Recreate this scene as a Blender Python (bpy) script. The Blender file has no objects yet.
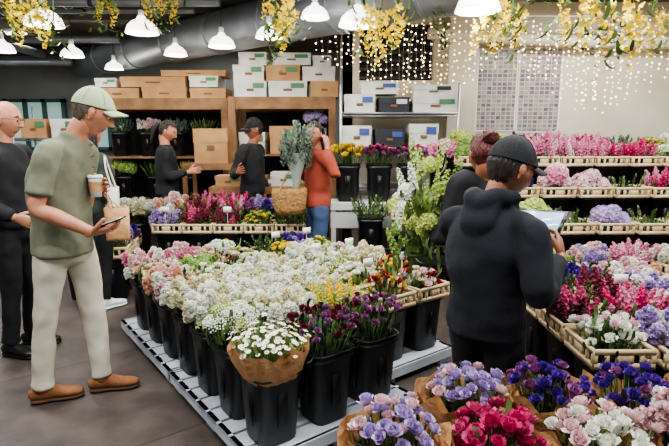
import bpy, math, random
import numpy as np
R=random.Random(11)
PI=math.pi
# ------------------------------------------------------------------ materials
def lin(c):
    return tuple(((v/255)/12.92 if v/255<=.04045 else ((v/255+.055)/1.055)**2.4) for v in c)+(1,)
MATS={}
def mat(name,col,rough=.6,metal=0,var=0,col2=None,nscale=6,bump=0,bscale=40,emit=0,stretch=None,trans=0,fold=0,sss=0,dist=.02):
    m=bpy.data.materials.new(name); m.use_nodes=True; nt=m.node_tree; N=nt.nodes; b=N['Principled BSDF']
    b.inputs['Roughness'].default_value=rough; b.inputs['Metallic'].default_value=metal
    c=lin(col); b.inputs['Base Color'].default_value=c
    if sss:
        b.inputs['Subsurface Weight'].default_value=sss; b.inputs['Subsurface Radius'].default_value=(1,.35,.2); b.inputs['Subsurface Scale'].default_value=.008
    src=None
    if var:
        g=N.new('ShaderNodeNewGeometry'); mx=N.new('ShaderNodeMix'); mx.data_type='RGBA'
        nt.links.new(g.outputs['Random Per Island'],mx.inputs[0])
        lo=tuple(max(0,v*(1-var)) for v in c[:3])+(1,)
        hi=lin(col2) if col2 else tuple(min(1,v*(1+var*.6)) for v in c[:3])+(1,)
        mx.inputs[6].default_value=lo; mx.inputs[7].default_value=hi
        src=mx.outputs[2]
    elif col2:
        t=N.new('ShaderNodeTexCoord'); n=N.new('ShaderNodeTexNoise'); n.inputs['Scale'].default_value=nscale
        n.inputs['Detail'].default_value=5
        r=N.new('ShaderNodeValToRGB'); r.color_ramp.elements[0].position=.35; r.color_ramp.elements[1].position=.65
        r.color_ramp.elements[0].color=c; r.color_ramp.elements[1].color=lin(col2)
        nt.links.new(t.outputs['Object'],n.inputs['Vector']); nt.links.new(n.outputs['Fac'],r.inputs[0]); src=r.outputs[0]
    if src: nt.links.new(src,b.inputs['Base Color'])
    last=None
    if fold:
        t=N.new('ShaderNodeTexCoord'); n=N.new('ShaderNodeTexNoise'); n.inputs['Scale'].default_value=5.5; n.inputs['Detail'].default_value=2.5
        n.inputs['Distortion'].default_value=.7
        try: n.noise_type='RIDGED_MULTIFRACTAL'
        except Exception: pass
        mp=N.new('ShaderNodeMapping'); mp.inputs['Scale'].default_value=(1,1,.75); mp.inputs['Rotation'].default_value=(.5,.4,0)
        bp=N.new('ShaderNodeBump'); bp.inputs['Strength'].default_value=fold; bp.inputs['Distance'].default_value=.03
        nt.links.new(t.outputs['Object'],mp.inputs[0]); nt.links.new(mp.outputs[0],n.inputs['Vector']); nt.links.new(n.outputs[0],bp.inputs['Height']); last=bp.outputs[0]
        nt.links.new(last,b.inputs['Normal'])
    if bump:
        t=N.new('ShaderNodeTexCoord'); n=N.new('ShaderNodeTexNoise'); n.inputs['Scale'].default_value=bscale; n.inputs['Detail'].default_value=4
        mp=N.new('ShaderNodeMapping'); mp.inputs['Scale'].default_value=stretch or (1,1,1)
        bp=N.new('ShaderNodeBump'); bp.inputs['Strength'].default_value=bump; bp.inputs['Distance'].default_value=dist
        nt.links.new(t.outputs['Object'],mp.inputs[0]); nt.links.new(mp.outputs[0],n.inputs['Vector'])
        nt.links.new(n.outputs['Fac'],bp.inputs['Height']); nt.links.new(bp.outputs[0],b.inputs['Normal'])
        if last: nt.links.new(last,bp.inputs['Normal'])
    if trans:
        tr=N.new('ShaderNodeBsdfTranslucent'); ms=N.new('ShaderNodeMixShader'); ms.inputs[0].default_value=trans
        tr.inputs[0].default_value=c
        if src: nt.links.new(src,tr.inputs[0])
        o=N['Material Output']; nt.links.new(b.outputs[0],ms.inputs[1]); nt.links.new(tr.outputs[0],ms.inputs[2]); nt.links.new(ms.outputs[0],o.inputs[0])
    if emit:
        b.inputs['Emission Color'].default_value=c; b.inputs['Emission Strength'].default_value=emit
    MATS[name]=m; return m
for n,c,c2,v in [('p_white',(232,233,216),(248,248,240),.1),('p_cream',(226,218,176),(240,234,206),.12),('p_palepink',(226,182,188),(240,214,212),.14),
    ('p_pink',(212,108,148),(234,164,188),.2),('p_hotpink',(184,44,98),(214,98,140),.2),('p_peach',(224,168,132),(238,204,176),.15),
    ('p_burg',(78,12,32),(132,28,56),.2),('p_red',(170,22,26),(206,50,42),.2),('p_yellow',(230,190,20),(246,216,60),.2),('p_lime',(170,190,80),(208,216,130),.2),
    ('p_green',(112,150,66),(162,188,100),.2),('p_lilac',(178,150,204),(210,190,228),.2),('p_purple',(66,30,130),(112,66,176),.2),('p_mauve',(140,70,128),(176,114,164),.2),
    ('p_blue',(90,98,170),(140,150,200),.2),('p_orange',(220,120,30),(236,156,60),.2),('p_magenta',(172,18,80),(214,46,116),.2),('p_sage',(126,140,124),(170,180,160),.2),
    ('p_goldhang',(240,200,20),(252,226,70),.12)]:
    mat(n,c,.6,var=v,col2=c2,trans=.15)
mat('leaf',(44,68,34),.5,var=.5,col2=(88,116,58),trans=.12)
mat('leaf_light',(94,120,60),.5,var=.4,col2=(136,158,90),trans=.12)
mat('leaf_dark',(34,54,30),.5,var=.5,col2=(62,86,48))
mat('leaf_euc',(78,98,84),.6,var=.4,col2=(124,142,124))
mat('stem',(80,110,50),.6)
mat('bucket_black',(18,18,21),.42,bump=.05,bscale=90)
mat('collar',(222,200,160),.55,col2=(204,178,136),nscale=9)
mat('bucket_inner',(16,18,14),.9)  # dark infill inside the buckets
mat('kraft',(200,154,106),.75,col2=(178,132,88),nscale=10,bump=.6,bscale=16,dist=.03)
mat('pallet_white',(214,218,224),.45,col2=(186,190,198),nscale=5)
mat('card',(188,146,102),.8,col2=(170,128,86),nscale=4)
mat('card_dark',(120,86,54),.8)
mat('card_white',(218,218,212),.7,col2=(202,200,194),nscale=5)
mat('tape',(214,190,150),.4)
mat('label_green',(70,124,84),.6); mat('label_blue',(60,80,140),.6); mat('box_black',(36,38,46),.6)
mat('chrome',(170,172,176),.3,metal=.9)
mat('steel_dark',(48,48,50),.5,metal=.4)
mat('wood',(146,110,74),.7,col2=(114,82,54),nscale=5,bump=.2,bscale=14,stretch=(1,8,8))
mat('wall_cream',(206,197,178),.85,col2=(190,180,160),nscale=1.3,bump=.08,bscale=30)
mat('wall_far',(150,152,146),.85,col2=(128,130,124),nscale=1.1)
mat('ceil',(90,84,74),.9,col2=(68,62,54),nscale=1.2)
mat('pipe',(126,130,132),.45,metal=.35,col2=(104,108,112),nscale=3)
mat('teal',(64,96,92),.6)
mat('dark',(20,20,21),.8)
mat('glass_far',(170,200,196),.2,emit=.4)
mat('lamp_shade',(255,250,238),.4,emit=3.2)
mat('lamp_bulb',(255,252,246),.4,emit=14)
mat('fairy',(255,222,160),.4,emit=8)
mat('wire',(190,190,180),.5)
mat('metal_white',(222,222,218),.45)
mat('fill_tube',(255,252,248),.4,emit=6)  # glow for the tubes of the added fill lights
mat('paper_white',(232,232,228),.7)
mat('sleeve_plastic',(150,158,150),.35)
mat('skin_light',(196,138,108),.5,col2=(178,116,90),nscale=14,bump=.12,bscale=160,sss=.15); mat('skin_tan',(160,106,78),.5,col2=(144,90,66),nscale=14,bump=.1,bscale=160,sss=.12)
mat('lip',(160,92,80),.45)
mat('eye_white',(230,226,220),.2); mat('eye_dark',(30,20,16),.2)
mat('hair_grey',(92,76,60),.7,bump=1,bscale=90,stretch=(1,1,.12),col2=(60,50,42),nscale=60); mat('hair_dark',(26,20,18),.5,bump=1,bscale=90,stretch=(1,1,.12),col2=(48,36,30),nscale=50)
mat('hair_auburn',(104,36,26),.5,bump=1,bscale=90,stretch=(1,1,.12),col2=(60,20,16),nscale=40)
mat('c_olive',(120,121,100),.95,col2=(110,111,91),nscale=14,fold=.7,bump=.25,bscale=260)
mat('c_cream',(208,200,180),.95,col2=(196,188,167),nscale=6,fold=.75,bump=.2,bscale=220)
mat('c_black',(18,20,28),.9,fold=.9,bump=.25,bscale=220)
mat('c_black_b',(24,23,25),.85,fold=.8)
mat('c_green',(46,58,46),.8,fold=.7)
mat('c_rust',(142,62,44),.9,fold=.9)
mat('c_denim',(58,76,110),.85,fold=.6)
mat('cap_green',(160,172,136),.9,bump=.25,bscale=160); mat('cap_black',(18,18,21),.85,bump=.25,bscale=160)
mat('seam',(130,140,110),.9); mat('seam_black',(40,40,44),.9)
mat('suede',(140,92,58),.9,col2=(122,78,48),nscale=20,bump=.2,bscale=60); mat('sole_tan',(84,58,38),.8); mat('shoe_black',(22,22,22),.4); mat('shoe_white',(232,232,230),.5)
mat('canvas',(206,198,180),.85,bump=.2,bscale=50)
mat('straw',(176,136,84),.85,col2=(136,98,56),nscale=40,bump=1,bscale=50)
mat('screen',(150,170,190),.15,emit=.9); mat('gadget',(16,16,18),.3)
mat('button',(84,84,68),.4)
def floor_mat():
    m=bpy.data.materials.new('floor_mat'); m.use_nodes=True; nt=m.node_tree; N=nt.nodes; b=N['Principled BSDF']
    t=N.new('ShaderNodeTexCoord'); br=N.new('ShaderNodeTexBrick'); br.offset=.0
    mp=N.new('ShaderNodeMapping'); mp.inputs['Rotation'].default_value=(0,0,math.radians(-37))
    br.inputs['Scale'].default_value=1; br.inputs['Brick Width'].default_value=1.5; br.inputs['Row Height'].default_value=1.2; br.inputs['Mortar Size'].default_value=.006
    br.inputs['Color1'].default_value=lin((86,75,69)); br.inputs['Color2'].default_value=lin((80,70,65)); br.inputs['Mortar'].default_value=lin((56,48,44))
    n=N.new('ShaderNodeTexNoise'); n.inputs['Scale'].default_value=2.6; n.inputs['Detail'].default_value=10; n.inputs['Roughness'].default_value=.7
    r=N.new('ShaderNodeValToRGB'); r.color_ramp.elements[0].color=(.5,.5,.5,1); r.color_ramp.elements[1].color=(1.25,1.22,1.18,1); r.color_ramp.elements[0].position=.36; r.color_ramp.elements[1].position=.64
    mx=N.new('ShaderNodeMix'); mx.data_type='RGBA'; mx.blend_type='MULTIPLY'; mx.inputs[0].default_value=1
    L=nt.links; L.new(t.outputs['Object'],mp.inputs[0]); L.new(mp.outputs[0],br.inputs[0]); L.new(t.outputs['Object'],n.inputs[0]); L.new(n.outputs[0],r.inputs[0])
    L.new(br.outputs[0],mx.inputs[6]); L.new(r.outputs[0],mx.inputs[7]); L.new(mx.outputs[2],b.inputs['Base Color'])
    r2=N.new('ShaderNodeMapRange'); r2.inputs[3].default_value=.3; r2.inputs[4].default_value=.65; L.new(n.outputs[0],r2.inputs[0]); L.new(r2.outputs[0],b.inputs['Roughness'])
    bp=N.new('ShaderNodeBump'); bp.inputs['Strength'].default_value=.15; L.new(n.outputs[0],bp.inputs['Height']); L.new(bp.outputs[0],b.inputs['Normal'])
    MATS['floor_mat']=m
floor_mat()
def poster_mat():
    m=bpy.data.materials.new('poster_mat'); m.use_nodes=True; nt=m.node_tree; N=nt.nodes; b=N['Principled BSDF']
    t=N.new('ShaderNodeTexCoord'); sx=N.new('ShaderNodeSeparateXYZ'); cx=N.new('ShaderNodeCombineXYZ')
    br=N.new('ShaderNodeTexBrick'); br.offset=0; br.inputs['Scale'].default_value=1; br.inputs['Brick Width'].default_value=.062; br.inputs['Row Height'].default_value=.05; br.inputs['Mortar Size'].default_value=.006
    br.inputs['Color1'].default_value=lin((96,80,96)); br.inputs['Color2'].default_value=lin((156,148,130)); br.inputs['Mortar'].default_value=lin((180,172,164))
    n=N.new('ShaderNodeTexNoise'); n.inputs['Scale'].default_value=26; mx=N.new('ShaderNodeMix'); mx.data_type='RGBA'; mx.blend_type='OVERLAY'; mx.inputs[0].default_value=.6
    L=nt.links; L.new(t.outputs['Object'],sx.inputs[0]); L.new(sx.outputs[0],cx.inputs[0]); L.new(sx.outputs[2],cx.inputs[1]); L.new(cx.outputs[0],br.inputs[0])
    L.new(t.outputs['Object'],n.inputs[0]); L.new(br.outputs[0],mx.inputs[6]); L.new(n.outputs['Color'],mx.inputs[7]); L.new(mx.outputs[2],b.inputs['Base Color'])
    b.inputs['Roughness'].default_value=.4; MATS['poster_mat']=m
poster_mat()
# ------------------------------------------------------------------ mesh templates  T=(V,L,S,M)
def T_(V,faces,m=0):
    return (np.array(V,float),np.array([i for f in faces for i in f],np.int32),np.array([len(f) for f in faces],np.int32),np.full(len(faces),m,np.int32))
def cat(ps):
    o=0;V=[];L=[];S=[];M=[]
    for p in ps:
        V.append(p[0]);L.append(p[1]+o);S.append(p[2]);M.append(p[3]);o+=len(p[0])
    return (np.vstack(V),np.concatenate(L),np.concatenate(S),np.concatenate(M))
def xf(T,A=None,t=(0,0,0),s=1):
    V=T[0]*s
    if A is not None: V=V@A.T
    return (V+np.array(t,float),T[1],T[2],T[3])
def sm(T,m): return (T[0],T[1],T[2],np.full(len(T[2]),m,np.int32))
def rz(a): c,s=math.cos(a),math.sin(a); return np.array([[c,-s,0],[s,c,0],[0,0,1.]])
def ry(a): c,s=math.cos(a),math.sin(a); return np.array([[c,0,s],[0,1,0],[-s,0,c]])
def rx(a): c,s=math.cos(a),math.sin(a); return np.array([[1,0,0],[0,c,-s],[0,s,c]])
def nrm(v): v=np.array(v,float); return v/(np.linalg.norm(v)+1e-12)
def align(n,spin=0):
    n=nrm(n); h=np.array([0,0,1.]) if abs(n[2])<.95 else np.array([1.,0,0]); x=nrm(np.cross(h,n)); y=np.cross(n,x)
    return np.column_stack([x,y,n])@rz(spin)
def grid(n,m,fn,mt=0,closeu=False):
    V=[fn(i/(n-1),j/(m if closeu else m-1)) for i in range(n) for j in range(m)]
    F=[]
    for i in range(n-1):
        for j in range(m if closeu else m-1):
            k=(j+1)%m; F.append((i*m+j,i*m+k,(i+1)*m+k,(i+1)*m+j))
    return T_(V,F,mt)
def box(cx,cy,cz,sx,sy,sz,m=0):
    x,y,z=sx/2,sy/2,sz/2
    V=[(cx+a*x,cy+b*y,cz+c*z) for a in(-1,1) for b in(-1,1) for c in(-1,1)]
    return T_(V,[(0,1,3,2),(4,6,7,5),(0,4,5,1),(2,3,7,6),(0,2,6,4),(1,5,7,3)],m)
def lathe(prof,n=20,p=2,m=0,sx=1,sy=1):
    V=[];F=[]
    for r,z in prof:
        for j in range(n):
            a=2*PI*j/n; c,s=math.cos(a),math.sin(a); k=(abs(c)**p+abs(s)**p)**(-1/p) if p!=2 else 1
            V.append((r*c*k*sx,r*s*k*sy,z))
    for i in range(len(prof)-1):
        for j in range(n): k=(j+1)%n; F.append((i*n+j,i*n+k,(i+1)*n+k,(i+1)*n+j))
    return T_(V,F,m)
def sphere(r=1,n=12,k=8,m=0,sc=(1,1,1)):
    pr=[(r*max(1e-4,math.sin(PI*i/k)),-r*math.cos(PI*i/k)) for i in range(k+1)]
    T=lathe(pr,n,2,m); return (T[0]*np.array(sc),T[1],T[2],T[3])
def spl(P,sub):
    P=np.array(P,float); n=len(P)
    if n<3 or sub<2:
        out=[P[0]+(P[-1]-P[0])*i/ max(1,sub) for i in range(sub+1)] if n==2 else list(P); return np.array(out)
    Q=np.vstack([2*P[0]-P[1],P,2*P[-1]-P[-2]]); out=[]
    for i in range(1,n):
        a,b,c,d=Q[i-1],Q[i],Q[i+1],Q[i+2]
        for k in range(sub):
            t=k/sub; out.append(.5*((2*b)+(-a+c)*t+(2*a-5*b+4*c-d)*t*t+(-a+3*b-3*c+d)*t**3))
    out.append(P[-1]); return np.array(out)
def loft(pts,ref=None,seg=14,sub=4,cap=.7,m=0):
    P=spl([list(p)+([p[3]] if len(p)==4 else []) for p in pts],sub); n=len(P); C=P[:,:3]
    tan=np.array([nrm(C[min(i+1,n-1)]-C[max(i-1,0)]) for i in range(n)])
    rings=[]
    u=np.array(ref,float) if ref is not None else (np.array([1,0,0.]) if abs(tan[0][0])<.8 else np.array([0,1.,0]))
    fr=[]
    for i in range(n):
        uu=nrm(u-tan[i]*np.dot(u,tan[i])); fr.append((uu,np.cross(tan[i],uu)))
        if ref is None: u=uu
    def ring(c,f,a,b): return [c+f[0]*a*math.cos(2*PI*j/seg)+f[1]*b*math.sin(2*PI*j/seg) for j in range(seg)]
    h=min(P[0][3],P[0][4])*cap
    for q in (.08,.5,.85): 
        sq=math.sqrt(1-q*q); rings.append(ring(C[0]-tan[0]*h*sq,fr[0],P[0][3]*q,P[0][4]*q))
    for i in range(n): rings.append(ring(C[i],fr[i],max(P[i][3],.001),max(P[i][4],.001)))
    h=min(P[-1][3],P[-1][4])*cap
    for q in (.85,.5,.08):
        sq=math.sqrt(1-q*q); rings.append(ring(C[-1]+tan[-1]*h*sq,fr[-1],P[-1][3]*q,P[-1][4]*q))
    V=[v for r in rings for v in r]; F=[]; k=len(rings)
    for i in range(k-1):
        for j in range(seg): q=(j+1)%seg; F.append((i*seg+j,i*seg+q,(i+1)*seg+q,(i+1)*seg+j))
    F.append(tuple(range(seg))[::-1]); F.append(tuple((k-1)*seg+j for j in range(seg)))
    return T_(V,F,m)
def rod(a,b,r,m=0,seg=6): return loft([(*a,r),(*b,r)],seg=seg,sub=1,cap=.3,m=m)
class MB:
    def __init__(s): s.p=[]; s.m=[]
    def add(s,T,mats,A=None,t=(0,0,0),sc=1):
        if isinstance(mats,str): mats=[mats]
        idx=[]
        for n in mats:
            if n not in s.m: s.m.append(n)
            idx.append(s.m.index(n))
        X=xf(T,A,t,sc); M=np.array(idx,np.int32)[np.minimum(X[3],len(idx)-1)]
        s.p.append((X[0],X[1],X[2],M)); return s
    def build(s,name,loc=(0,0,0),rot=0,world=False,parent=None,smooth=True):
        V,L,S,M=cat(s.p)
        if world: V=V-np.array(loc)
        me=bpy.data.meshes.new(name); me.vertices.add(len(V)); me.vertices.foreach_set('co',V.astype(np.float32).ravel())
        me.loops.add(len(L)); me.loops.foreach_set('vertex_index',L.astype(np.int32))
        me.polygons.add(len(S)); st=np.concatenate([[0],np.cumsum(S)[:-1]]).astype(np.int32)
        me.polygons.foreach_set('loop_start',st); me.polygons.foreach_set('loop_total',S.astype(np.int32))
        me.polygons.foreach_set('material_index',M); me.polygons.foreach_set('use_smooth',np.full(len(S),bool(smooth)))
        for n in s.m: me.materials.append(MATS[n])
        me.update(calc_edges=True); me.validate()
        o=bpy.data.objects.new(name,me); bpy.context.scene.collection.objects.link(o)
        if parent is not None: o.parent=parent
        else: o.location=loc; o.rotation_euler=(0,0,rot)
        return o
def empty(name,loc=(0,0,0),rot=0):
    e=bpy.data.objects.new(name,None); e.empty_display_size=.1; e.location=loc; e.rotation_euler=(0,0,rot); bpy.context.scene.collection.objects.link(e); return e
# ------------------------------------------------------------------ flower templates
def petal(l=1,w=.5,cup=.4,n=3,m=3,root=.15):
    def f(u,v):
        v=v*2-1; ww=w*(root+(1-root)*math.sin(PI*min(1,.08+.78*u)))
        return (l*u*math.cos(cup*u),v*ww,l*math.sin(cup*u)*u+.25*w*v*v)
    return grid(n,m,f)
def rosette(layers,rnd=.12,seed=1):
    q=random.Random(seed); ps=[]
    for cnt,tilt,l,w,cup in layers:
        P=petal(l,w,cup); o=q.random()*6
        for i in range(cnt):
            ps.append(xf(P,rz(o+2*PI*i/cnt+q.uniform(-rnd,rnd))@ry(-tilt+q.uniform(-rnd,rnd)),(0,0,0)))
    return cat(ps)
rose=rosette([(6,.25,1,.5,.5),(6,.65,.85,.45,.7),(5,1.0,.68,.38,.9),(3,1.3,.5,.28,.9)])
tul=rosette([(3,1.15,1.3,.5,-.15),(3,1.25,1.25,.5,-.1)])
flor5=cat([xf(petal(1,.5,.3,2,3),rz(2*PI*i/5)@ry(-.3)) for i in range(5)])
flor4=cat([xf(petal(1,.6,.25,2,3,.3),rz(2*PI*i/4)@ry(-.15)) for i in range(4)])
flor6=cat([xf(petal(1,.55,.5,3,3,.3),rz(2.4*i)@ry(-.1-.17*i)) for i in range(7)])
daisy=cat([xf(petal(1,.26,.1,3,2,.5),rz(2*PI*i/10)@ry(-.12)) for i in range(10)]+[sm(xf(sphere(.4,8,5,sc=(1,1,.6)),None,(0,0,.08)),1)])
def ballf(n=46,fs=.34,low=-.35,fl=flor4,seed=2):
    q=random.Random(seed); ps=[]
    for i in range(n):
        z=1-(1-low)*(i+.5)/n; a=i*2.39996; r=math.sqrt(max(0,1-z*z)); d=np.array([r*math.cos(a),r*math.sin(a),z])
        ps.append(xf(fl,align(d+np.array([q.uniform(-.2,.2) for _ in range(3)]),q.random()*6),d*(.86+q.random()*.1),fs))
    ps.append(sphere(.78,10,6)); return cat(ps)
hyd=ballf()
carn=cat([xf(petal(1,.42,.3+.1*(i%3),3,3),rz(i*2.4)@ry(-(.1+1.3*i/20))) for i in range(20)])
def spike(n=22,h=4,r=1,fs=.62,seed=3,taper=.6,fl=flor5,core=False,rad=.55):
    q=random.Random(seed); ps=[]
    for i in range(n):
        u=i/n; a=i*2.39996; rr=r*(1-taper*u**2)*rad; d=np.array([math.cos(a),math.sin(a),.25+u*.9])
        ps.append(xf(fl,align(d,q.random()*6),(rr*math.cos(a),rr*math.sin(a),h*u),fs*r*(1.05-.5*u)*q.uniform(.8,1.15)))
    if core: ps.append(loft([(0,0,0,.5*r),(0,0,h*.6,.45*r),(0,0,h,.15*r)],seg=7,sub=2))
    return cat(ps)
stock=spike(20,2.7,1.15,.72,fl=flor6,core=True,taper=.75); stock2=spike(30,5.6,.9,.6,seed=8,taper=.8)
snap=spike(24,4.4,1.1,.66,seed=9,taper=.8,fl=flor5,core=True)
wist=spike(14,6.4,.95,.78,seed=12,taper=.7,fl=flor4,rad=.7)
def umbel(n=40,seed=4):
    q=random.Random(seed); ps=[]; b=sphere(.1,5,3)
    for i in range(n):
        a=i*2.4; r=math.sqrt(i/n); ps.append(xf(b,None,(r*math.cos(a),r*math.sin(a),.45*(1-r*r)+q.uniform(-.08,.08)),q.uniform(.8,1.5)))
    return cat(ps)
umb=umbel()
def spray(seed=5,n=16):
    q=random.Random(seed); ps=[]; P=petal(.5,.13,.2,3,2)
    for i in range(n):
        u=i/n; a=i*2.4; ps.append(xf(P,rz(a)@ry(-.5-.5*u),(0,0,u*2.2)))
    return cat(ps)
spr=spray(n=20)
leafT=petal(1,.13,.7,4,2,.3)
TM=dict(rose=rose,tul=tul,daisy=daisy,hyd=hyd,carn=carn,stock=stock,stock2=stock2,umb=umb,spr=spr,snap=snap)
K={
 'white_stock':('stock',['p_white','p_white','p_cream'],28,.034,.165,.12,'leaf_light'),
 'cream_stock':('stock',['p_cream','p_white','p_cream'],26,.033,.165,.12,'leaf_light'),
 'pale_pink_stock':('stock',['p_palepink','p_white','p_peach'],26,.031,.16,.11,'leaf_light'),
 'pink_stock':('stock',['p_pink','p_palepink','p_white'],26,.030,.16,.11,'leaf'),
 'lilac_stock':('stock',['p_lilac','p_palepink','p_white'],24,.033,.16,.11,'leaf_light'),
 'purple_stock':('stock',['p_purple','p_mauve','p_lilac'],26,.028,.15,.1,'leaf'),
 'hot_pink_snapdragon':('snap',['p_hotpink','p_pink','p_magenta'],22,.027,.15,.1,'leaf'),
 'burgundy_snapdragon':('snap',['p_burg','p_hotpink','p_burg'],24,.026,.155,.1,'leaf_dark'),
 'pink_snapdragon':('snap',['p_pink','p_palepink','p_pink'],24,.028,.155,.12,'leaf'),
 'peach_ranunculus':('rose',['p_peach','p_palepink','p_cream'],38,.033,.16,.15,'leaf_light'),
 'white_ranunculus':('rose',['p_white','p_white','p_cream'],40,.034,.16,.15,'leaf_light'),
 'pink_ranunculus':('rose',['p_pink','p_palepink','p_hotpink'],36,.033,.16,.14,'leaf'),
 'red_ranunculus':('rose',['p_red','p_palepink','p_cream'],30,.032,.16,.13,'leaf'),
 'yellow_ranunculus':('rose',['p_yellow','p_lime'],34,.03,.15,.15,'leaf'),
 'magenta_rose':('rose',['p_magenta','p_hotpink'],38,.038,.15,.13,'leaf'),
 'burgundy_carnation':('carn',['p_burg','p_burg','p_mauve'],44,.027,.165,.16,'leaf_dark'),
 'white_carnation':('carn',['p_white','p_white','p_palepink'],36,.034,.16,.14,'leaf'),
 'feverfew':('daisy',['p_white'],130,.0135,.175,.15,'leaf_light'),
 'green_viburnum':('hyd',['p_lime','p_green'],30,.03,.165,.14,'leaf_light'),
 'yellow_solidago':('stock2',['p_lime','p_yellow'],46,.019,.165,.1,'leaf_light'),
 'yellow_tulip':('tul',['p_yellow','p_orange','p_red'],24,.028,.14,.14,'leaf'),
 'pink_hydrangea':('hyd',['p_pink','p_palepink'],6,.085,.11,.16,'leaf'),
 'green_hydrangea':('hyd',['p_green','p_lime'],6,.08,.11,.16,'leaf'),
 'purple_hydrangea':('hyd',['p_mauve','p_lilac'],6,.08,.11,.16,'leaf'),
 'blue_hydrangea':('hyd',['p_blue','p_lilac'],6,.075,.1,.14,'leaf'),
 'white_hydrangea':('hyd',['p_white','p_lime'],7,.07,.11,.15,'leaf'),
 'yellow_chrysanthemum':('carn',['p_yellow','p_yellow'],34,.044,.16,.15,'leaf'),
 'mauve_chrysanthemum':('carn',['p_burg','p_mauve','p_hotpink'],36,.038,.16,.14,'leaf_dark'),
 'eucalyptus':('spr',['leaf_euc','leaf_euc'],30,.055,.15,.06,'leaf_euc'),
 'purple_statice':('umb',['p_purple','p_mauve','p_blue'],34,.04,.15,.16,'leaf'),
 'queen_anne_lace':('umb',['p_white','p_lime'],44,.04,.17,.17,'leaf_light'),
 'purple_sweet_pea':('carn',['p_purple','p_purple','p_mauve'],48,.031,.155,.15,'leaf_dark'),
 'lilac_sweet_pea':('carn',['p_lilac','p_palepink','p_lilac'],40,.033,.15,.14,'leaf'),
 'foliage':('spr',['leaf','leaf_light'],34,.055,.17,.04,'leaf'),
}
BH=.38
def bucketT():
    pr=[(.001,0),(.096,0),(.100,.01),(.121,BH-.045),(.131,BH-.04),(.133,BH-.03),(.126,BH-.028),(.128,BH-.004),(.136,BH-.002),(.136,BH),(.122,BH),(.118,BH-.06)]
    T=lathe(pr,28,4.5,0)
    rib=[box(sx*.1135,0,.2,.006,.05,.2,0) for sx in(-1,1)]+[box(0,sx*.1135,.2,.05,.006,.2,0) for sx in(-1,1)]
    bucket_inner=lathe([(.001,BH-.06),(.119,BH-.06)],20,4.5,1)  # dark disc closing the bucket below its rim
    return cat([T,bucket_inner]+rib)
BK=bucketT()
def collarT():
    ps=[];h=.095;w=.278;z0=BH-.02
    for k in range(4):
        A=rz(k*PI/2); s=[box(0,w/2,z0+h-.01,w,.014,.022),box(0,w/2,z0+.015,w,.012,.026)]
        for i in range(6): s.append(box(-w/2+.007+i*(w-.014)/5,w/2,z0+h/2,.018,.011,h))
        s.append(box(0,w/2,z0+h/2,.08,.01,h))
        ps.append(xf(cat(s),A))
    return cat(ps)
COL=collarT()
def paperT(seed,r0=.125,r1=.172,z0=BH-.06,h=.14):
    q=random.Random(seed); n=72; ph=[q.random()*6 for _ in range(8)]; am=[q.uniform(.3,1) for _ in range(8)]
    def tri(x): x=(x/(2*PI))%1; return 4*abs(x-.5)-1
    def f(u,v):
        a=2*PI*v; w=tri(a*5+ph[0])*am[0]+.6*tri(a*8+ph[1])*am[1]+.35*tri(a*13+ph[2])*am[2]
        r=r0+(r1-r0)*u**.8+.013*w*u+.003*tri(17*a+u*9); z=z0+h*u+.028*u*tri(3*a+ph[3])+.016*u*tri(7*a+ph[4])
        k=(abs(math.cos(a))**3+abs(math.sin(a))**3)**(-1/3)
        return (r*k*math.cos(a),r*k*math.sin(a),z)
    return grid(7,n,f,closeu=True)
def bouquet(mb,kind,q,z,Rm=1,nm=1,dome=.35,cx=0,cy=0,nl=50):
    tn,cols,n,s,R_,h,lf=K[kind]; R_*=Rm; T=TM[tn]; n=max(3,int(n*nm))
    wts=[q.random()+.3 for _ in cols]
    for i in range(n):
        rr=R_*math.sqrt((i+.4)/n); a=i*2.39996+q.uniform(-.25,.25); x=rr*math.cos(a)+q.uniform(-.012,.012); y=rr*math.sin(a)+q.uniform(-.012,.012)
        hz=z+h*(1-dome*(rr/R_)**2)+q.uniform(-.03,.035)
        d=np.array([x*1.6/R_*.32+q.uniform(-.2,.2),y*1.6/R_*.32+q.uniform(-.2,.2),1]); sc=s*q.uniform(.75,1.2)
        c=q.choices(cols,wts)[0]; mats=[c,'p_yellow'] if tn=='daisy' else [c]
        mb.add(T,mats,align(d,q.random()*6),(cx+x,cy+y,hz),sc)
        mb.add(loft([(cx+x*.5,cy+y*.5,z-.08,.003),(cx+x,cy+y,hz,.0025)],seg=3,sub=1,cap=.1),'stem')
    for i in range(nl):
        a=q.random()*6.28; rr=R_*math.sqrt(q.random())*1.0
        mb.add(leafT,lf,rz(a)@ry(-q.uniform(.1,1.2)),(cx+rr*math.cos(a),cy+rr*math.sin(a),z+h*q.uniform(-.1,.85)),q.uniform(.05,.09))
cnt=[0]
def bucket(kind,x,y,z=0,rot=0,collar=False,paper=False,scale=1,mix=None,card=False,nm=1,Rm=1,white=False):
    cnt[0]+=1; q=random.Random(cnt[0]*17+3); mb=MB()
    mb.add(BK,['metal_white' if white else 'bucket_black','bucket_inner'])
    if collar: mb.add(COL,'collar')
    if paper: mb.add(paperT(cnt[0]),'kraft'); mb.add(paperT(cnt[0]+99,.118,.15,BH-.04,.12),'kraft')
    nl=20 if paper else 50
    if mix:
        bouquet(mb,kind,q,BH,Rm*.8,.75*nm,cx=-.045,nl=nl); bouquet(mb,mix,q,BH,Rm*.75,.4*nm,cx=.06,cy=.03,nl=nl//2)
    else: bouquet(mb,kind,q,BH,Rm,nm,nl=nl)
    if card:
        mb.add(rod((0,-.13,BH-.02),(0,-.13,BH+.2),.003),'wire'); mb.add(box(0,-.135,BH+.22,.08,.003,.055),'paper_white')
    o=mb.build(kind+'_bucket',(x,y,z),rot); 
    if scale!=1: o.scale=(scale,)*3
    return o
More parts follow.
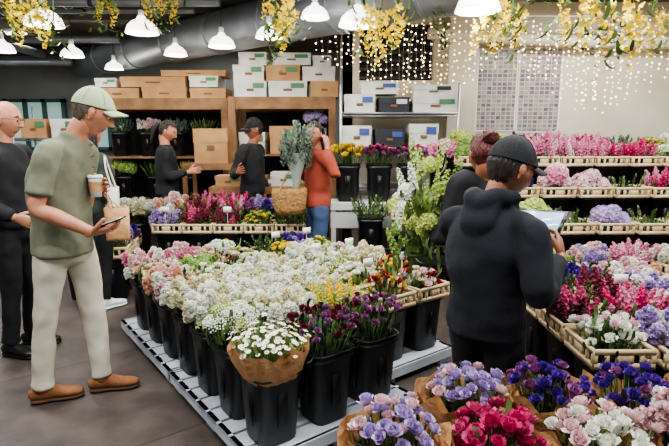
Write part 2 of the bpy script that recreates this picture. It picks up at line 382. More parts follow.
# ------------------------------------------------------------------ room
def simple(name,T,m,loc=(0,0,0),rot=0,smooth=False): return MB().add(T,m).build(name,loc,rot,smooth=smooth)
YW=6.3
simple('floor',box(-1,4,-.05,12,13,.1),'floor_mat')
simple('ceiling',box(-1,4,3.15,12,13,.1),'ceil')
simple('wall_right',box(5.05,4,1.55,.1,13,3.1),'wall_cream')
simple('wall_left',box(-7.05,4,1.55,.1,13,3.1),'wall_far')
w=[box(3.1,YW+.06,1.55,3.8,.12,3.1),box(.75,YW+.06,1.1,.9,.12,2.2),box(.75,YW+.06,2.98,.9,.12,.24),box(.2,YW+.06,1.55,.2,.12,3.1),box(.16,8,1.55,.12,3.4,3.1)]
simple('wall_back',cat(w),'wall_cream')
simple('wall_far_back',box(-3.5,9.9,1.55,7.4,.12,3.1),'wall_far')
simple('trim_pillar',cat([box(1.52,YW-.09,1.5,.34,.18,3.2),box(1.52,YW-.1,.1,.38,.2,.2)]),'wall_cream')
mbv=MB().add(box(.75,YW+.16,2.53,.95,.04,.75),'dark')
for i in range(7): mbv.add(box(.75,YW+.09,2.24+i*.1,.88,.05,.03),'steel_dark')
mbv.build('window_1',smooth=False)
for y in (5.2,6.6,8.0,9.3):
    simple('trim_beam',cat([box(-2.6,y,3.07,8.6,.1,.06),box(-4.6,y,3.0,4.6,.14,.1)]),'ceil')
for (a,b,r) in [((-6.5,6.0,2.93),(-1.6,6.0,2.93),.03),((-6.5,7.3,2.86),(-3.0,7.3,2.86),.05),((-4.6,5.0,2.8),(-4.6,8.2,2.8),.06),((-6.8,8.5,2.72),(-4.3,8.5,2.72),.05),((-6.5,5.5,2.9),(-1.2,5.5,2.9),.045)]:
    mb=MB().add(rod(a,b,r,seg=10),'pipe')
    n=int(np.linalg.norm(np.array(b)-a)/1.2)
    for i in range(1,n): 
        p=np.array(a)+(np.array(b)-a)*i/n; mb.add(box(p[0],p[1],(p[2]+3.1)/2,.03,.03,3.1-p[2]),'steel_dark'); mb.add(loft([(*(p-(np.array(b)-a)*.004),r*1.15),(*(p+(np.array(b)-a)*.004),r*1.15)],seg=10,sub=1,cap=.05),'steel_dark')
    mb.build('conduit_pipe')
a=np.array([1.55,3.95,2.79]); b=np.array([-4.4,9.0,2.79]); d=nrm(b-a); Ld=np.linalg.norm(b-a)
mb=MB().add(loft([(*a,.25),(*b,.25)],seg=32,sub=1,cap=.05),'pipe')
for i in range(1,8):
    p=a+d*Ld*i/8; mb.add(loft([(*(p-d*.02),.262),(*(p+d*.02),.262)],seg=32,sub=1,cap=.02),'pipe')
    mb.add(box(p[0],p[1],3.06,.04,.04,.1),'steel_dark')
mb.build('ventilation_duct')
mb=MB().add(loft([(1.1,6.15,2.72,.07),(1.9,6.15,2.66,.07),(3.2,6.15,2.62,.07),(4.9,6.15,2.6,.07)],seg=16,sub=3,cap=.1),'wall_cream')
for x in (1.9,3.0,4.1): mb.add(box(x,6.22,2.64,.05,.14,.18),'steel_dark')
mb.build('wall_pipe')
def window(nm,x,y,z,w,h,nx=2,nz=2,fm='teal'):
    mb=MB().add(box(0,0,0,w,.02,h),'glass_far')
    for i in range(nx+1): mb.add(box(-w/2+w*i/nx,-.03,0,.07,.08,h+.07),fm)
    for i in range(nz+1): mb.add(box(0,-.03,-h/2+h*i/nz,w+.07,.08,.06),fm)
    mb.build(nm,(x,y,z),smooth=False)
window('window_2',-5.7,9.78,1.75,1.1,.9,3,2); window('window_3',-4.3,9.78,1.75,1.0,.9,2,2)
mb=MB().add(box(0,0,1.05,1.1,.06,2.1),'teal').add(box(0,-.05,1.05,.9,.02,1.9),'dark')
mb.add(box(-.58,-.03,1.05,.08,.1,2.16),'steel_dark').add(box(.58,-.03,1.05,.08,.1,2.16),'steel_dark').add(box(0,-.03,2.14,1.24,.1,.08),'steel_dark').add(sphere(.04,8,6),'chrome',t=(.4,-.09,1.0))
mb.build('door_1',(-3.0,9.78,0),smooth=False)
for i,(x,z,ww,hh) in enumerate([(1.98,2.08,.46,.95),(2.5,2.08,.5,.98)]):
    mb=MB().add(box(0,0,0,ww,.006,hh),'poster_mat').add(box(0,.002,0,ww+.03,.004,hh+.03),'paper_white'); mb.build('flower_chart_poster',(x,YW-.012,z),smooth=False)
# ------------------------------------------------------------------ lamps
def lamp(x,y,z,s=1,energy=13):
    e=empty('pendant_lamp',(x,y,z))
    pr=[(.02,.12),(.035,.115),(.05,.085),(.10,.06),(.14,.02),(.16,-.035),(.165,-.05),(.158,-.05),(.135,.012),(.09,.05),(.03,.07)]
    MB().add(lathe(pr,24),'lamp_shade').build('shade',parent=e).scale=(s,)*3
    MB().add(sphere(.045,12,8),'lamp_bulb',t=(0,0,.0)).add(lathe([(.02,.03),(.02,.1),(.028,.11),(.028,.16),(.006,.17)],10),'metal_white').build('bulb',parent=e)
    MB().add(rod((0,0,.15),(0,0,3.1-z),.005),'steel_dark').add(lathe([(.05,3.1-z),(.05,3.08-z),(.006,3.06-z)],12),'steel_dark').build('cord',parent=e)
    l=bpy.data.lights.new('bulb_light','POINT'); l.energy=energy; l.shadow_soft_size=.08; l.color=(1,.96,.9)
    o=bpy.data.objects.new('bulb_light',l); o.parent=e; o.location=(0,0,-.09); bpy.context.scene.collection.objects.link(o)
for x,y,z,s in [(1.04,3.84,2.47,1.0),(.21,4.7,2.55,1.05),(-1.85,5.05,2.55,.95),(-1.25,5.8,2.55,.9),(-.66,5.3,2.55,.85),(-1.95,6.4,2.55,.85),(-3.27,7.7,2.55,.8),(-3.27,6.5,2.55,.85),(-2.59,4.7,2.55,1),(-3.9,6.13,2.55,.85),(-.17,4.6,2.58,.75)]:
    lamp(x,y,z,s)
def fill_fixture(x,y,rot=0,e=55,L=1.3):  # added fill light, shaped as a tube fitting to even out the lighting
    em=empty('added_fill_light',(x,y,3.06),rot)
    MB().add(box(0,0,.02,L,.16,.04),'metal_white').add(rod((-L/2+.05,.035,-.02),(L/2-.05,.035,-.02),.014),'fill_tube').add(rod((-L/2+.05,-.035,-.02),(L/2-.05,-.035,-.02),.014),'fill_tube').build('housing',parent=em)
    l=bpy.data.lights.new('fill_area_light','AREA'); l.shape='RECTANGLE'; l.size=L; l.size_y=.15; l.energy=e; l.color=(.96,.985,1)
    o=bpy.data.objects.new('fill_area_light',l); o.parent=em; o.location=(0,0,-.05); bpy.context.scene.collection.objects.link(o)
for x,y in [(-2.2,1.6),(-.2,1.3),(1.8,1.5),(-2.6,3.4),(-.6,3.2),(1.5,3.2),(3.2,3.6),(-4.6,4.6),(2.9,5.1)]: fill_fixture(x,y,0,62)
for x,y in [(-5.2,7.8),(-1.5,8.6)]: fill_fixture(x,y,0,35)
# fairy light curtain
mb=MB(); b=sphere(.0065,6,4); q=random.Random(3)
xs=-.25
while xs<4.8:
    xs+=q.uniform(.03,.085); x=xs; top=2.84; ln=.22+.55*abs(math.sin(x*1.4+.5))**1.5+q.uniform(0,.25)
    if x<.7: ln*=.75
    yy=5.85+q.uniform(-.05,.05)
    mb.add(rod((x,yy,top),(x+q.uniform(-.02,.02),yy,top-ln),.0012,seg=3),'wire')
    z=top
    while z>top-ln: 
        z-=q.uniform(.035,.11); mb.add(b,'fairy',t=(x+q.uniform(-.015,.015),yy,z),sc=q.uniform(.7,1.6))
mb.add(rod((-.25,5.85,2.84),(4.9,5.85,2.84),.008),'wire')
for x in (-.2,.5,1.9,3.3,4.8): mb.add(rod((x,5.85,2.84),(x,5.85,3.1),.004),'wire')
mb.build('fairy_light_curtain')
def wisteria(x,y,z,n=8,ln=.34,spread=.2,yellow=True,leaves=44,col='p_goldhang'):
    mb=MB(); q=random.Random(int(x*100)+77)
    mb.add(loft([(0,0,3.1-z,.006),(.02,0,(3.1-z)/2,.006),(0,0,0,.006)],seg=5),'stem')
    for i in range(n):
        a=i*2.4; r=spread*math.sqrt((i+.5)/n); l=ln*q.uniform(.4,1.05); zz=q.uniform(-.05,.15)
        if yellow: mb.add(wist,col,rx(PI)@align((q.uniform(-.3,.3),q.uniform(-.3,.3),1),q.random()*6),(r*math.cos(a),r*math.sin(a),zz),l/6.4)
        else:
            for k in range(10): mb.add(leafT,'leaf',rz(q.random()*6)@ry(q.uniform(.2,1)),(r*math.cos(a),r*math.sin(a),zz-l*k/10),.08)
    for i in range(leaves):
        a=q.random()*6.28; r=spread*1.25*math.sqrt(q.random()); mb.add(leafT,'leaf_light' if i%3 else 'leaf',rz(q.random()*6)@ry(q.uniform(-.4,1.3)),(r*math.cos(a),r*math.sin(a),q.uniform(-.28,.2)),q.uniform(.08,.13))
    mb.build('hanging_yellow_wisteria' if yellow else 'hanging_green_vine',(x,y,z))
for a in [(-2.56,4.35,2.60,7,.36,.19),(-2.15,4.9,2.74,4,.26,.14),(-1.62,5.0,2.76,5,.3,.17),(-.42,4.25,2.52,7,.40,.15),(.38,4.4,2.44,9,.36,.22),(1.25,4.0,2.44,6,.32,.18),(1.66,3.55,2.38,7,.36,.17),(2.05,3.4,2.32,7,.36,.18),(-2.95,4.9,2.68,4,.3,.15)]: wisteria(*a)
for a in [(.9,4.4,2.5,4,.55,.06),(-.5,4.35,2.35,3,.3,.08),(1.3,3.9,2.3,3,.35,.08),(1.9,3.6,2.3,3,.4,.1),(-2.4,4.5,2.5,3,.3,.12)]: wisteria(*a,yellow=False,leaves=14)
def garland(pts):
    mb=MB(); P=spl([list(p)+[.008,.008] for p in pts],8); mb.add(loft([tuple(p) for p in P],seg=5,sub=1),'stem'); q=random.Random(5)
    for p in P:
        for k in range(5): mb.add(leafT,'leaf' if k%2 else 'leaf_light',rz(q.random()*6)@ry(q.uniform(-.8,1)),p[:3]+np.array([q.uniform(-.05,.05) for _ in range(3)]),q.uniform(.06,.1))
    mb.build('ivy_garland')
garland([(-2.9,4.5,2.8),(-2.2,4.6,2.76),(-1.5,4.6,2.84)])
garland([(1.2,4.1,2.7),(1.7,3.7,2.52),(2.1,3.45,2.5),(2.4,3.3,2.3)])
# ------------------------------------------------------------------ pallets + central display
ang=math.atan2(.604,.797); O=np.array([-.32,2.00])
bx=np.array([math.cos(ang),math.sin(ang)]); ax=np.array([-math.sin(ang),math.cos(ang)])
def at(a,b): p=O+ax*a+bx*b; return float(p[0]),float(p[1])
def pallet(a0,b0,la,lb,h=.1):
    x,y=at(a0+la/2,b0+lb/2); mb=MB()
    n=int(la/.13)
    for i in range(n): mb.add(box(0,-la/2+la*(i+.5)/n,h-.012,lb,la/n-.02,.024),'pallet_white')
    for s in(-1,1):
        mb.add(box(s*(lb/2-.012),0,h-.03,.024,la,.06),'pallet_white'); mb.add(box(0,s*(la/2-.012),h-.03,lb,.024,.06),'pallet_white')
    k=max(2,int(la/.45)); j=max(2,int(lb/.45)+1)
    for i in range(k+1):
        for m in range(j): mb.add(box(-lb/2+.07+(lb-.14)*m/(j-1),-la/2+.07+(la-.14)*i/k,(h-.03)/2,.1,.1,h-.03),'pallet_white')
    mb.build('display_pallet',(x,y,0),ang,smooth=False)
pallet(0,-.03,1.1,1.0); pallet(1.12,-.03,1.1,1.0); pallet(.3,1.0,.95,.66); pallet(1.27,1.0,.95,.66)
cent=[['feverfew','queen_anne_lace','white_stock','cream_stock','pale_pink_stock','peach_ranunculus','pink_stock'],
      ['burgundy_carnation','white_stock','white_stock','white_stock','white_ranunculus','green_viburnum','pink_stock'],
      ['burgundy_carnation','yellow_solidago','white_stock','white_stock','cream_stock','red_ranunculus','queen_anne_lace']]
mixd={(0,1):'feverfew',(1,1):'green_viburnum',(0,5):'feverfew',(1,5):'peach_ranunculus',(1,4):'foliage',(2,4):'foliage',(0,3):'white_ranunculus',(0,4):'foliage',(2,6):'yellow_ranunculus',(1,3):'queen_anne_lace'}
for j in range(3):
    for i in range(7):
        x,y=at(.16+.3*i,.14+.31*j); k=cent[j][i]
        bucket(k,x,y,.1,ang,paper=(i==0 and j==0),mix=mixd.get((j,i)),Rm=1.02,nm=1.1 if (j,i) in mixd else 1)
c2=[['yellow_tulip','white_ranunculus','queen_anne_lace','white_stock','yellow_ranunculus','foliage'],
    ['red_ranunculus','yellow_tulip','white_stock','white_carnation','yellow_ranunculus','purple_stock']]
for j in range(2):
    for i in range(6):
        x,y=at(.48+.3*i,1.17+.32*j); bucket(c2[j][i],x,y,.1,ang,collar=True,card=(i%2==1),Rm=.82)
# ------------------------------------------------------------------ benches
def bench(nm,x,y,w,d,h,rot=0,m='steel_dark',front=False):
    mb=MB(); 
    for i in range(6): mb.add(box(0,-d/2+d*(i+.5)/6,h-.015,w,d/6-.01,.03),m)
    mb.add(box(0,-d/2,h-.04,w,.03,.07),m).add(box(0,d/2,h-.04,w,.03,.07),m)
    for sx in(-1,1):
        for sy in(-1,1): mb.add(box(sx*(w/2-.03),sy*(d/2-.03),(h-.03)/2,.05,.05,h-.03),m)
    mb.add(box(0,0,h*.35,w-.1,.04,.03),m)
    if front:
        mb.add(box(0,-d/2+.01,h*.78,w,.02,h*.2),m)
    return mb.build(nm,(x,y,0),rot,smooth=False)
bench('flower_bench',-1.05,5.15,1.6,.68,.22)
ks=['lilac_stock','burgundy_snapdragon','burgundy_snapdragon','yellow_ranunculus','foliage','pale_pink_stock','burgundy_snapdragon','hot_pink_snapdragon','purple_stock','burgundy_carnation']
for i in range(5):
    bucket(ks[i],-1.66+i*.305,4.98,.22,0,collar=True,card=i%2==0,Rm=.85,mix='foliage' if i<3 else None); bucket(ks[5+i],-1.66+i*.305,5.3,.22,0,Rm=.95,mix='foliage',nm=1.2,scale=1.18)
pl=[('purple_stock',-2.15,4.95),('blue_hydrangea',-2.4,4.65),('purple_statice',-2.1,4.62),('lilac_stock',-2.45,5.0)]
for k,x,y in pl: bucket(k,x,y,.0,.2,collar=True,scale=1.15,Rm=.9)
# right side: near group
kk=['white_carnation','lilac_stock','white_stock','burgundy_snapdragon','hot_pink_snapdragon','lilac_stock','burgundy_snapdragon','burgundy_snapdragon','lilac_stock','pink_snapdragon','purple_stock','pale_pink_stock']
bench('flower_bench',1.64,2.72,1.02,1.32,.12)
n=0
for j in range(4):
    for i in range(3):
        bucket(kk[n],1.31+i*.33,2.26+j*.32,.12,0,collar=True,Rm=.88,card=(n%5==2),mix='foliage' if n in(1,3,6,10) else None,nm=1.15 if n in(1,3,6,10) else 1); n+=1
mb=MB()
tiers=[(3.85,.10),(4.22,.36),(4.6,.62),(4.98,.88),(5.36,.88)]
for y,z in tiers:
    mb.add(box(2.85,y,z-.015,3.4,.36,.03),'steel_dark').add(box(2.85,y-.18,z-.03,3.4,.02,.08),'bucket_black')
    for i in range(5): mb.add(box(1.2+i*.82,y+.1,(z-.03)/2,.05,.05,z-.03),'steel_dark')
mb.build('tiered_display_stand',smooth=False)
rows=[['white_ranunculus','green_viburnum','lilac_stock','pink_snapdragon','pale_pink_stock','lilac_stock','pale_pink_stock','pink_snapdragon','white_stock','foliage'],
      ['foliage','green_hydrangea','foliage','blue_hydrangea','foliage','white_hydrangea','lilac_stock','pale_pink_stock','white_stock','foliage'],
      ['foliage','purple_stock','pink_hydrangea','pink_hydrangea','foliage','hot_pink_snapdragon','foliage','eucalyptus','foliage','foliage'],
      ['green_hydrangea','burgundy_snapdragon','pink_snapdragon','pink_snapdragon','hot_pink_snapdragon','hot_pink_snapdragon','queen_anne_lace','white_stock','white_stock','foliage'],
      ['green_hydrangea','green_hydrangea','burgundy_snapdragon','pink_snapdragon','hot_pink_snapdragon','eucalyptus','yellow_ranunculus','white_stock','eucalyptus','foliage']]
for t,(y,z) in enumerate(tiers):
    for i in range(10):
        x=1.36+i*.33
        k=rows[t][i]
        nm=.25 if (k=='foliage' and t in(1,2)) else 1
        mixk='foliage' if (t==4 and k!='foliage' and 'hydr' not in k and i%2) else None
        bucket(k,x,y,z,0,collar=(t!=4),Rm=.8,nm=nm*(1.15 if mixk else 1),white=(t==2 and i==7),mix=mixk,scale=1.12 if t==4 else 1)
fr=[('lilac_sweet_pea',.20,1.50),('magenta_rose',.52,1.46),('white_carnation',.86,1.46),('pale_pink_stock',1.18,1.46),
    ('lilac_sweet_pea',.50,1.76),('purple_sweet_pea',.81,1.77),('purple_sweet_pea',1.12,1.74),('foliage',1.43,1.74),('magenta_rose',1.5,1.42)]
for k,x,y in fr: bucket(k,x,y,.1,R.random(),paper=True,Rm=.88,nm=.3 if k=='foliage' else .95)
mb=MB()
for i in range(8): mb.add(box(-.72+i*.205,0,.088,.18,.64,.024),'pallet_white')
for s in(-1,0,1): mb.add(box(0,s*.28,.038,1.6,.08,.076),'pallet_white')
mb.build('display_pallet',(.86,1.6,0),0,smooth=False)
bucket('purple_sweet_pea',1.74,1.88,0,0,paper=True)
# ------------------------------------------------------------------ racks & boxes
def rack(nm,x,y,w,d,levels,H,pm='chrome',sm_='chrome'):
    mb=MB()
    for sx in(-1,1):
        for sy in(-1,1): mb.add(rod((sx*w/2,sy*d/2,0),(sx*w/2,sy*d/2,H),.014,seg=8),pm)
    for z in levels:
        for s in(-1,1):
            mb.add(rod((-w/2,s*d/2,z),(w/2,s*d/2,z),.01),pm); mb.add(rod((s*w/2,-d/2,z),(s*w/2,d/2,z),.01),pm); mb.add(rod((-w/2,s*d/2,z-.03),(w/2,s*d/2,z-.03),.006),pm)
        for k in range(8): mb.add(box(0,-d/2+d*(k+.5)/8,z,w,d/8-.012,.008),sm_)
    return mb.build(nm,(x,y,0))
def cbox(x,y,z,w,d,h,m='card',lab=None,rot=0,nm='cardboard_box'):
    mb=MB().add(box(0,0,h*.35,w-.012,d-.012,h*.7),m).add(box(0,0,h*.8,w,d,h*.4),m)
    mb.add(box(0,0,h+.001,w*.98,.05,.004),'tape').add(box(0,-d/2-.002,h*.45,w*.22,.006,h*.14),'card_dark')
    if lab: mb.add(box(w*.25,-d/2-.003,h*.72,w*.34,.006,h*.3),lab)
    mb.build(nm,(x,y,z),rot,smooth=False)
rack('wire_shelving_rack',.72,5.9,1.3,.5,[.55,.95,1.4,1.78],2.1)
for i,(w,h,m,l) in enumerate([(.34,.2,'card_white','label_blue'),(.34,.17,'box_black','card_white'),(.5,.17,'card_white','label_green')]):
    cbox(.28+[0,.38,.84][i],5.88,1.785,w,.4,h,m,l)
cbox(.5,5.88,1.99,.42,.36,.13,'card_white','label_blue'); cbox(1.1,5.88,1.96,.45,.36,.13,'card_white','box_black')
for i,(x,m,h) in enumerate([(.25,'card_white',.24),(.62,'box_black',.2),(1.0,'card_white',.26)]): cbox(x,5.88,1.405,.33,.4,h,m,'label_blue')
bench('flower_bench',.66,5.38,1.4,.36,.84,m='metal_white',front=True)
for i,k in enumerate(['yellow_chrysanthemum','mauve_chrysanthemum','mauve_chrysanthemum','pink_hydrangea']): bucket(k,.14+i*.335,5.38,.84,0,scale=1.05)
for i in range(3): cbox(.25+i*.42,5.88,.555,.38,.42,.3,'card_white',['label_green','label_blue',None][i])
bench('flower_bench',.72,4.95,1.1,.34,.36)
for i,(k) in enumerate(['foliage','white_hydrangea','purple_hydrangea']): bucket(k,.36+i*.34,4.95,.36,0,collar=i>0,nm=.8)
def bay(nm,x0,x1,y0,y1,top,levels,m='wood'):
    mb=MB(); w=x1-x0; d=y1-y0; 
    for x in(0,w):
        for y in(0,d): mb.add(box(x,y,top/2,.09,.09,top),m)
    mb.add(box(w/2,0,top-.06,w+.09,.05,.14),m).add(box(w/2,d,top-.06,w+.09,.05,.14),m)
    for k in range(6): mb.add(box(w/2,d*(k+.5)/6,top+.012,w+.09,d/6-.01,.024),m)
    for z in levels:
        for k in range(4): mb.add(box(w/2,d*(k+.5)/4,z-.012,w-.08,d/4-.01,.024),m)
    mb.add(box(w/2,d+.03,top/2,w,.02,top-.1),'dark')
    mb.build(nm,(x0,y0,0),smooth=False)
bay('timber_storage_bay',-1.3,-.03,6.5,7.3,2.0,[.7,1.3])
bay('timber_storage_bay',-3.35,-1.5,7.0,7.8,2.02,[.6,1.25])
for x,w,h,m,l in [(-1.08,.42,.2,'card_white','label_green'),(-.6,.5,.2,'card_white','label_green'),(-.13,.36,.2,'card',None)]: cbox(x,6.85,2.026,w,.5,h,m,l)
for x,w,h,m,l in [(-1.1,.4,.2,'card_white','label_green'),(-.66,.44,.2,'card','label_green'),(-.2,.42,.18,'card_white',None)]: cbox(x,6.85,2.228,w,.46,h,m,l)
cbox(-1.05,6.85,2.43,.36,.4,.16,'card_white','label_green'); cbox(-.55,6.85,2.43,.5,.4,.15,'card_white','label_green'); cbox(-.16,6.85,2.41,.24,.36,.14,'card_white','label_blue')
for i,(x,m,h) in enumerate([(-1.08,'card_white',.28),(-.68,'card',.36)]): cbox(x,6.85,1.302,.34,.44,h,m,'label_green')
bucket('purple_hydrangea',-.24,6.75,1.302,0,scale=.95)
for i,(x,m,h) in enumerate([(-1.08,'card',.3),(-.7,'card_white',.26),(-.3,'card',.34)]): cbox(x,6.85,.702,.36,.44,h,m,'label_blue')
for x,w,h,m in [(-3.0,.6,.14,'card'),(-2.35,.62,.15,'card'),(-1.75,.5,.14,'card')]: cbox(x,7.35,2.046,w,.5,h,m)
for x,w,h,m in [(-2.5,.9,.14,'card'),(-1.8,.4,.15,'card_white'),(-3.15,.3,.12,'card_white')]: cbox(x,7.35,2.198,w,.5,h,m,'label_green' if m=='card_white' else None)
cbox(-1.95,7.35,2.35,.9,.4,.08,'card')
for i,k in enumerate(['eucalyptus','lilac_stock','eucalyptus','foliage']): bucket(k,-3.05+i*.4,7.25,1.252,0,scale=.9)
for i in range(3): bucket(['green_hydrangea','foliage','yellow_solidago'][i],-3.0+i*.45,7.2,.602,0,scale=1)
cbox(-1.52,6.35,1.2,.42,.3,.42,'card'); bench('packing_table',-1.55,6.35,.62,.5,1.2,m='wood')
bench('packing_table',-.9,6.0,1.1,.5,.95,m='wood')
cbox(-.6,6.0,.951,.3,.3,.16,'card_white','label_green'); cbox(-1.25,6.0,.951,.3,.3,.12,'card','label_green')
rack('wire_shelving_rack',-3.95,7.2,.9,.5,[.5,1.0,1.5],1.95)
for z in (.505,1.005,1.505):
    for i in range(2): cbox(-4.15+i*.42,7.2,z,.36,.4,.26,'card_white' if i else 'card','label_green')
for i in range(3): bucket(['foliage','eucalyptus','white_stock'][i],-3.3+i*.4,6.2,0,0,scale=1.3)
rack('wire_shelving_rack',-5.3,8.8,1.6,.5,[.5,1.0,1.5],1.8,'steel_dark','wood')
for i in range(4): cbox(-5.85+i*.38,8.8,1.505,.32,.36,.2+.05*(i%2),'card_white' if i%2 else 'card','label_blue')
for i in range(4): bucket('foliage',-5.85+i*.38,8.8,.505,0,scale=.9)
# ------------------------------------------------------------------ people
def head_pos(d):
    dx,dy,dz=d; x,y,z=dx*.097,dy*.075,dz*.12
    t=max(0,-dz)
    y*=1-.36*t**1.5; 
    if dx<0: x*=1-.45*t
    else: x*=1-.10*t
    if dz>0: x+=-.004*dz; 
    if dx>0:
        g=lambda v,c,s: math.exp(-((v-c)/s)**2)
        pn=max(0,min(1,(.028-z)/.052)) if z>-.026 else max(0,1-(-.026-z)/.012)
        x+=.026*g(y,0,.010+.004*pn)*pn
        x+=.006*(g(y,.014,.006)+g(y,-.014,.006))*g(z,-.026,.008)
        x-=.011*(g(y,.031,.014)+g(y,-.031,.014))*g(z,.01,.013)
        x+=.006*g(z,.034,.010)*g(y,0,.05)
        x+=.007*g(y,0,.022)*(g(z,-.053,.006)+g(z,-.067,.007))-.005*g(y,0,.02)*g(z,-.060,.003)
        x+=.012*g(y,0,.025)*g(z,-.098,.018)
        x-=.005*g(y,0,.03)*g(z,-.082,.006)
        y*=1+.04*g(z,-.015,.02)
    return (x,y,z)
NA,NB=72,64
HV=[];
for i in range(NB+1):
    ph=PI*i/NB
    for j in range(NA):
        a=2*PI*j/NA; HV.append(head_pos((math.sin(ph)*math.cos(a),math.sin(ph)*math.sin(a),-math.cos(ph))))
HV=np.array(HV); HF=[(i*NA+j,i*NA+(j+1)%NA,(i+1)*NA+(j+1)%NA,(i+1)*NA+j) for i in range(NB) for j in range(NA)]
HC=np.array([HV[list(f)].mean(0) for f in HF])
def shell(cond,sc,off=(0,0,0),noise=0):
    keep=[f for f,c in zip(HF,HC) if cond(*c)]
    V=HV.copy()
    if noise:
        an=np.arctan2(V[:,1],V[:,0]); 
        V=V*(1+noise*(np.sin(an*23+V[:,2]*40)*.5+np.sin(an*41+V[:,2]*25)*.3)[:,None])
    V=V*np.array(sc)+np.array(off)
    return T_(V,keep)
def headT():
    M=np.zeros(len(HF),np.int32)
    for i,c in enumerate(HC):
        if c[0]>.07 and abs(c[1])<.022 and -.070<c[2]<-.050: M[i]=1
    T=T_(HV,HF); return (T[0],T[1],T[2],M)
HEAD=headT()
def ear(s):
    T=loft([(0,0,-.03,.006,.008),(.004,.004,-.012,.008,.014),(0,.006,.008,.008,.018),(-.004,.004,.026,.006,.012)],ref=(0,1,0),seg=10,sub=3)
    inner=sm(loft([(.004,.012,-.01,.004,.007),(.002,.013,.012,.004,.009)],ref=(0,1,0),seg=8,sub=2),0)
    T=cat([T,inner]); V=T[0].copy(); V[:,1]*=s; return (V+np.array([-.004,s*.074,-.005]),T[1],T[2],T[3])
def handT(mb,w,dr,nm,right,curl,s,skin,spread=0.0,thumb=.6):
    w=np.array(w,float); y=nrm(dr); n=np.array(nm,float); n=nrm(n-y*np.dot(n,y)); x=np.cross(y,n) if right else np.cross(n,y)
    P=lambda a,b,c: w+(x*a+y*b+n*c)*s
    mb.add(loft([(*P(0,-.03,0),.026*s,.021*s),(*P(0,0,0),.027*s,.019*s),(*P(.004,.03,0),.036*s,.018*s),(*P(.003,.06,.0),.041*s,.016*s),(*P(0,.088,.002),.040*s,.013*s)],ref=x,seg=14,sub=3,cap=.5),skin)
    for off,l,r in [(.030,.070,.0092),(.010,.078,.0095),(-.010,.073,.0092),(-.029,.057,.0082)]:
        p=P(off,.084,.001); pts=[(*P(off*.95,.065,.0),r*s)]; pts.append((*p,r*s)); an=curl*.6
        for k,fr_ in enumerate((.45,.31,.24)):
            dd=y*math.cos(an)+n*math.sin(an)+x*spread*off*8; p=p+dd*l*fr_*s; pts.append((*p,r*s*(1-.1*(k+1)))); an+=curl*(1.0 if k==0 else .8)
        mb.add(loft(pts,seg=9,sub=3,cap=.9),skin)
    p=P(.026,.018,.004); pts=[(*P(.012,.008,.0),.013*s),(*p,.0145*s)]
    for k,(a,l) in enumerate([(.75,.038),(.5,.032),(.25,.026)]):
        dd=nrm(x*math.sin(a)+y*math.cos(a)+n*thumb*(.4+.35*k)); p=p+dd*l*s; pts.append((*p,(.012-.0012*k)*s))
    mb.add(loft(pts,seg=9,sub=3,cap=.9),skin)
tex=bpy.data.textures.new('cloth_folds','CLOUDS'); tex.noise_scale=.12; tex.noise_depth=1
tex2=bpy.data.textures.new('cloth_drape','MARBLE'); tex2.noise_scale=.2; tex2.turbulence=7; tex2.noise_depth=1
def cloth(mb,nm,P,par,vox,disp=.012):
    o=mb.build(nm,P,world=True,parent=par)
    m=o.modifiers.new('r','REMESH'); m.mode='VOXEL'; m.voxel_size=vox; m.use_smooth_shade=True
    m=o.modifiers.new('s','SMOOTH'); m.factor=.5; m.iterations=5
    m=o.modifiers.new('d','DISPLACE'); m.texture=tex; m.strength=disp; m.mid_level=.5; m.texture_coords='LOCAL'
    m=o.modifiers.new('d2','DISPLACE'); m.texture=tex2; m.strength=disp*.9; m.mid_level=.5; m.texture_coords='LOCAL'
    return o
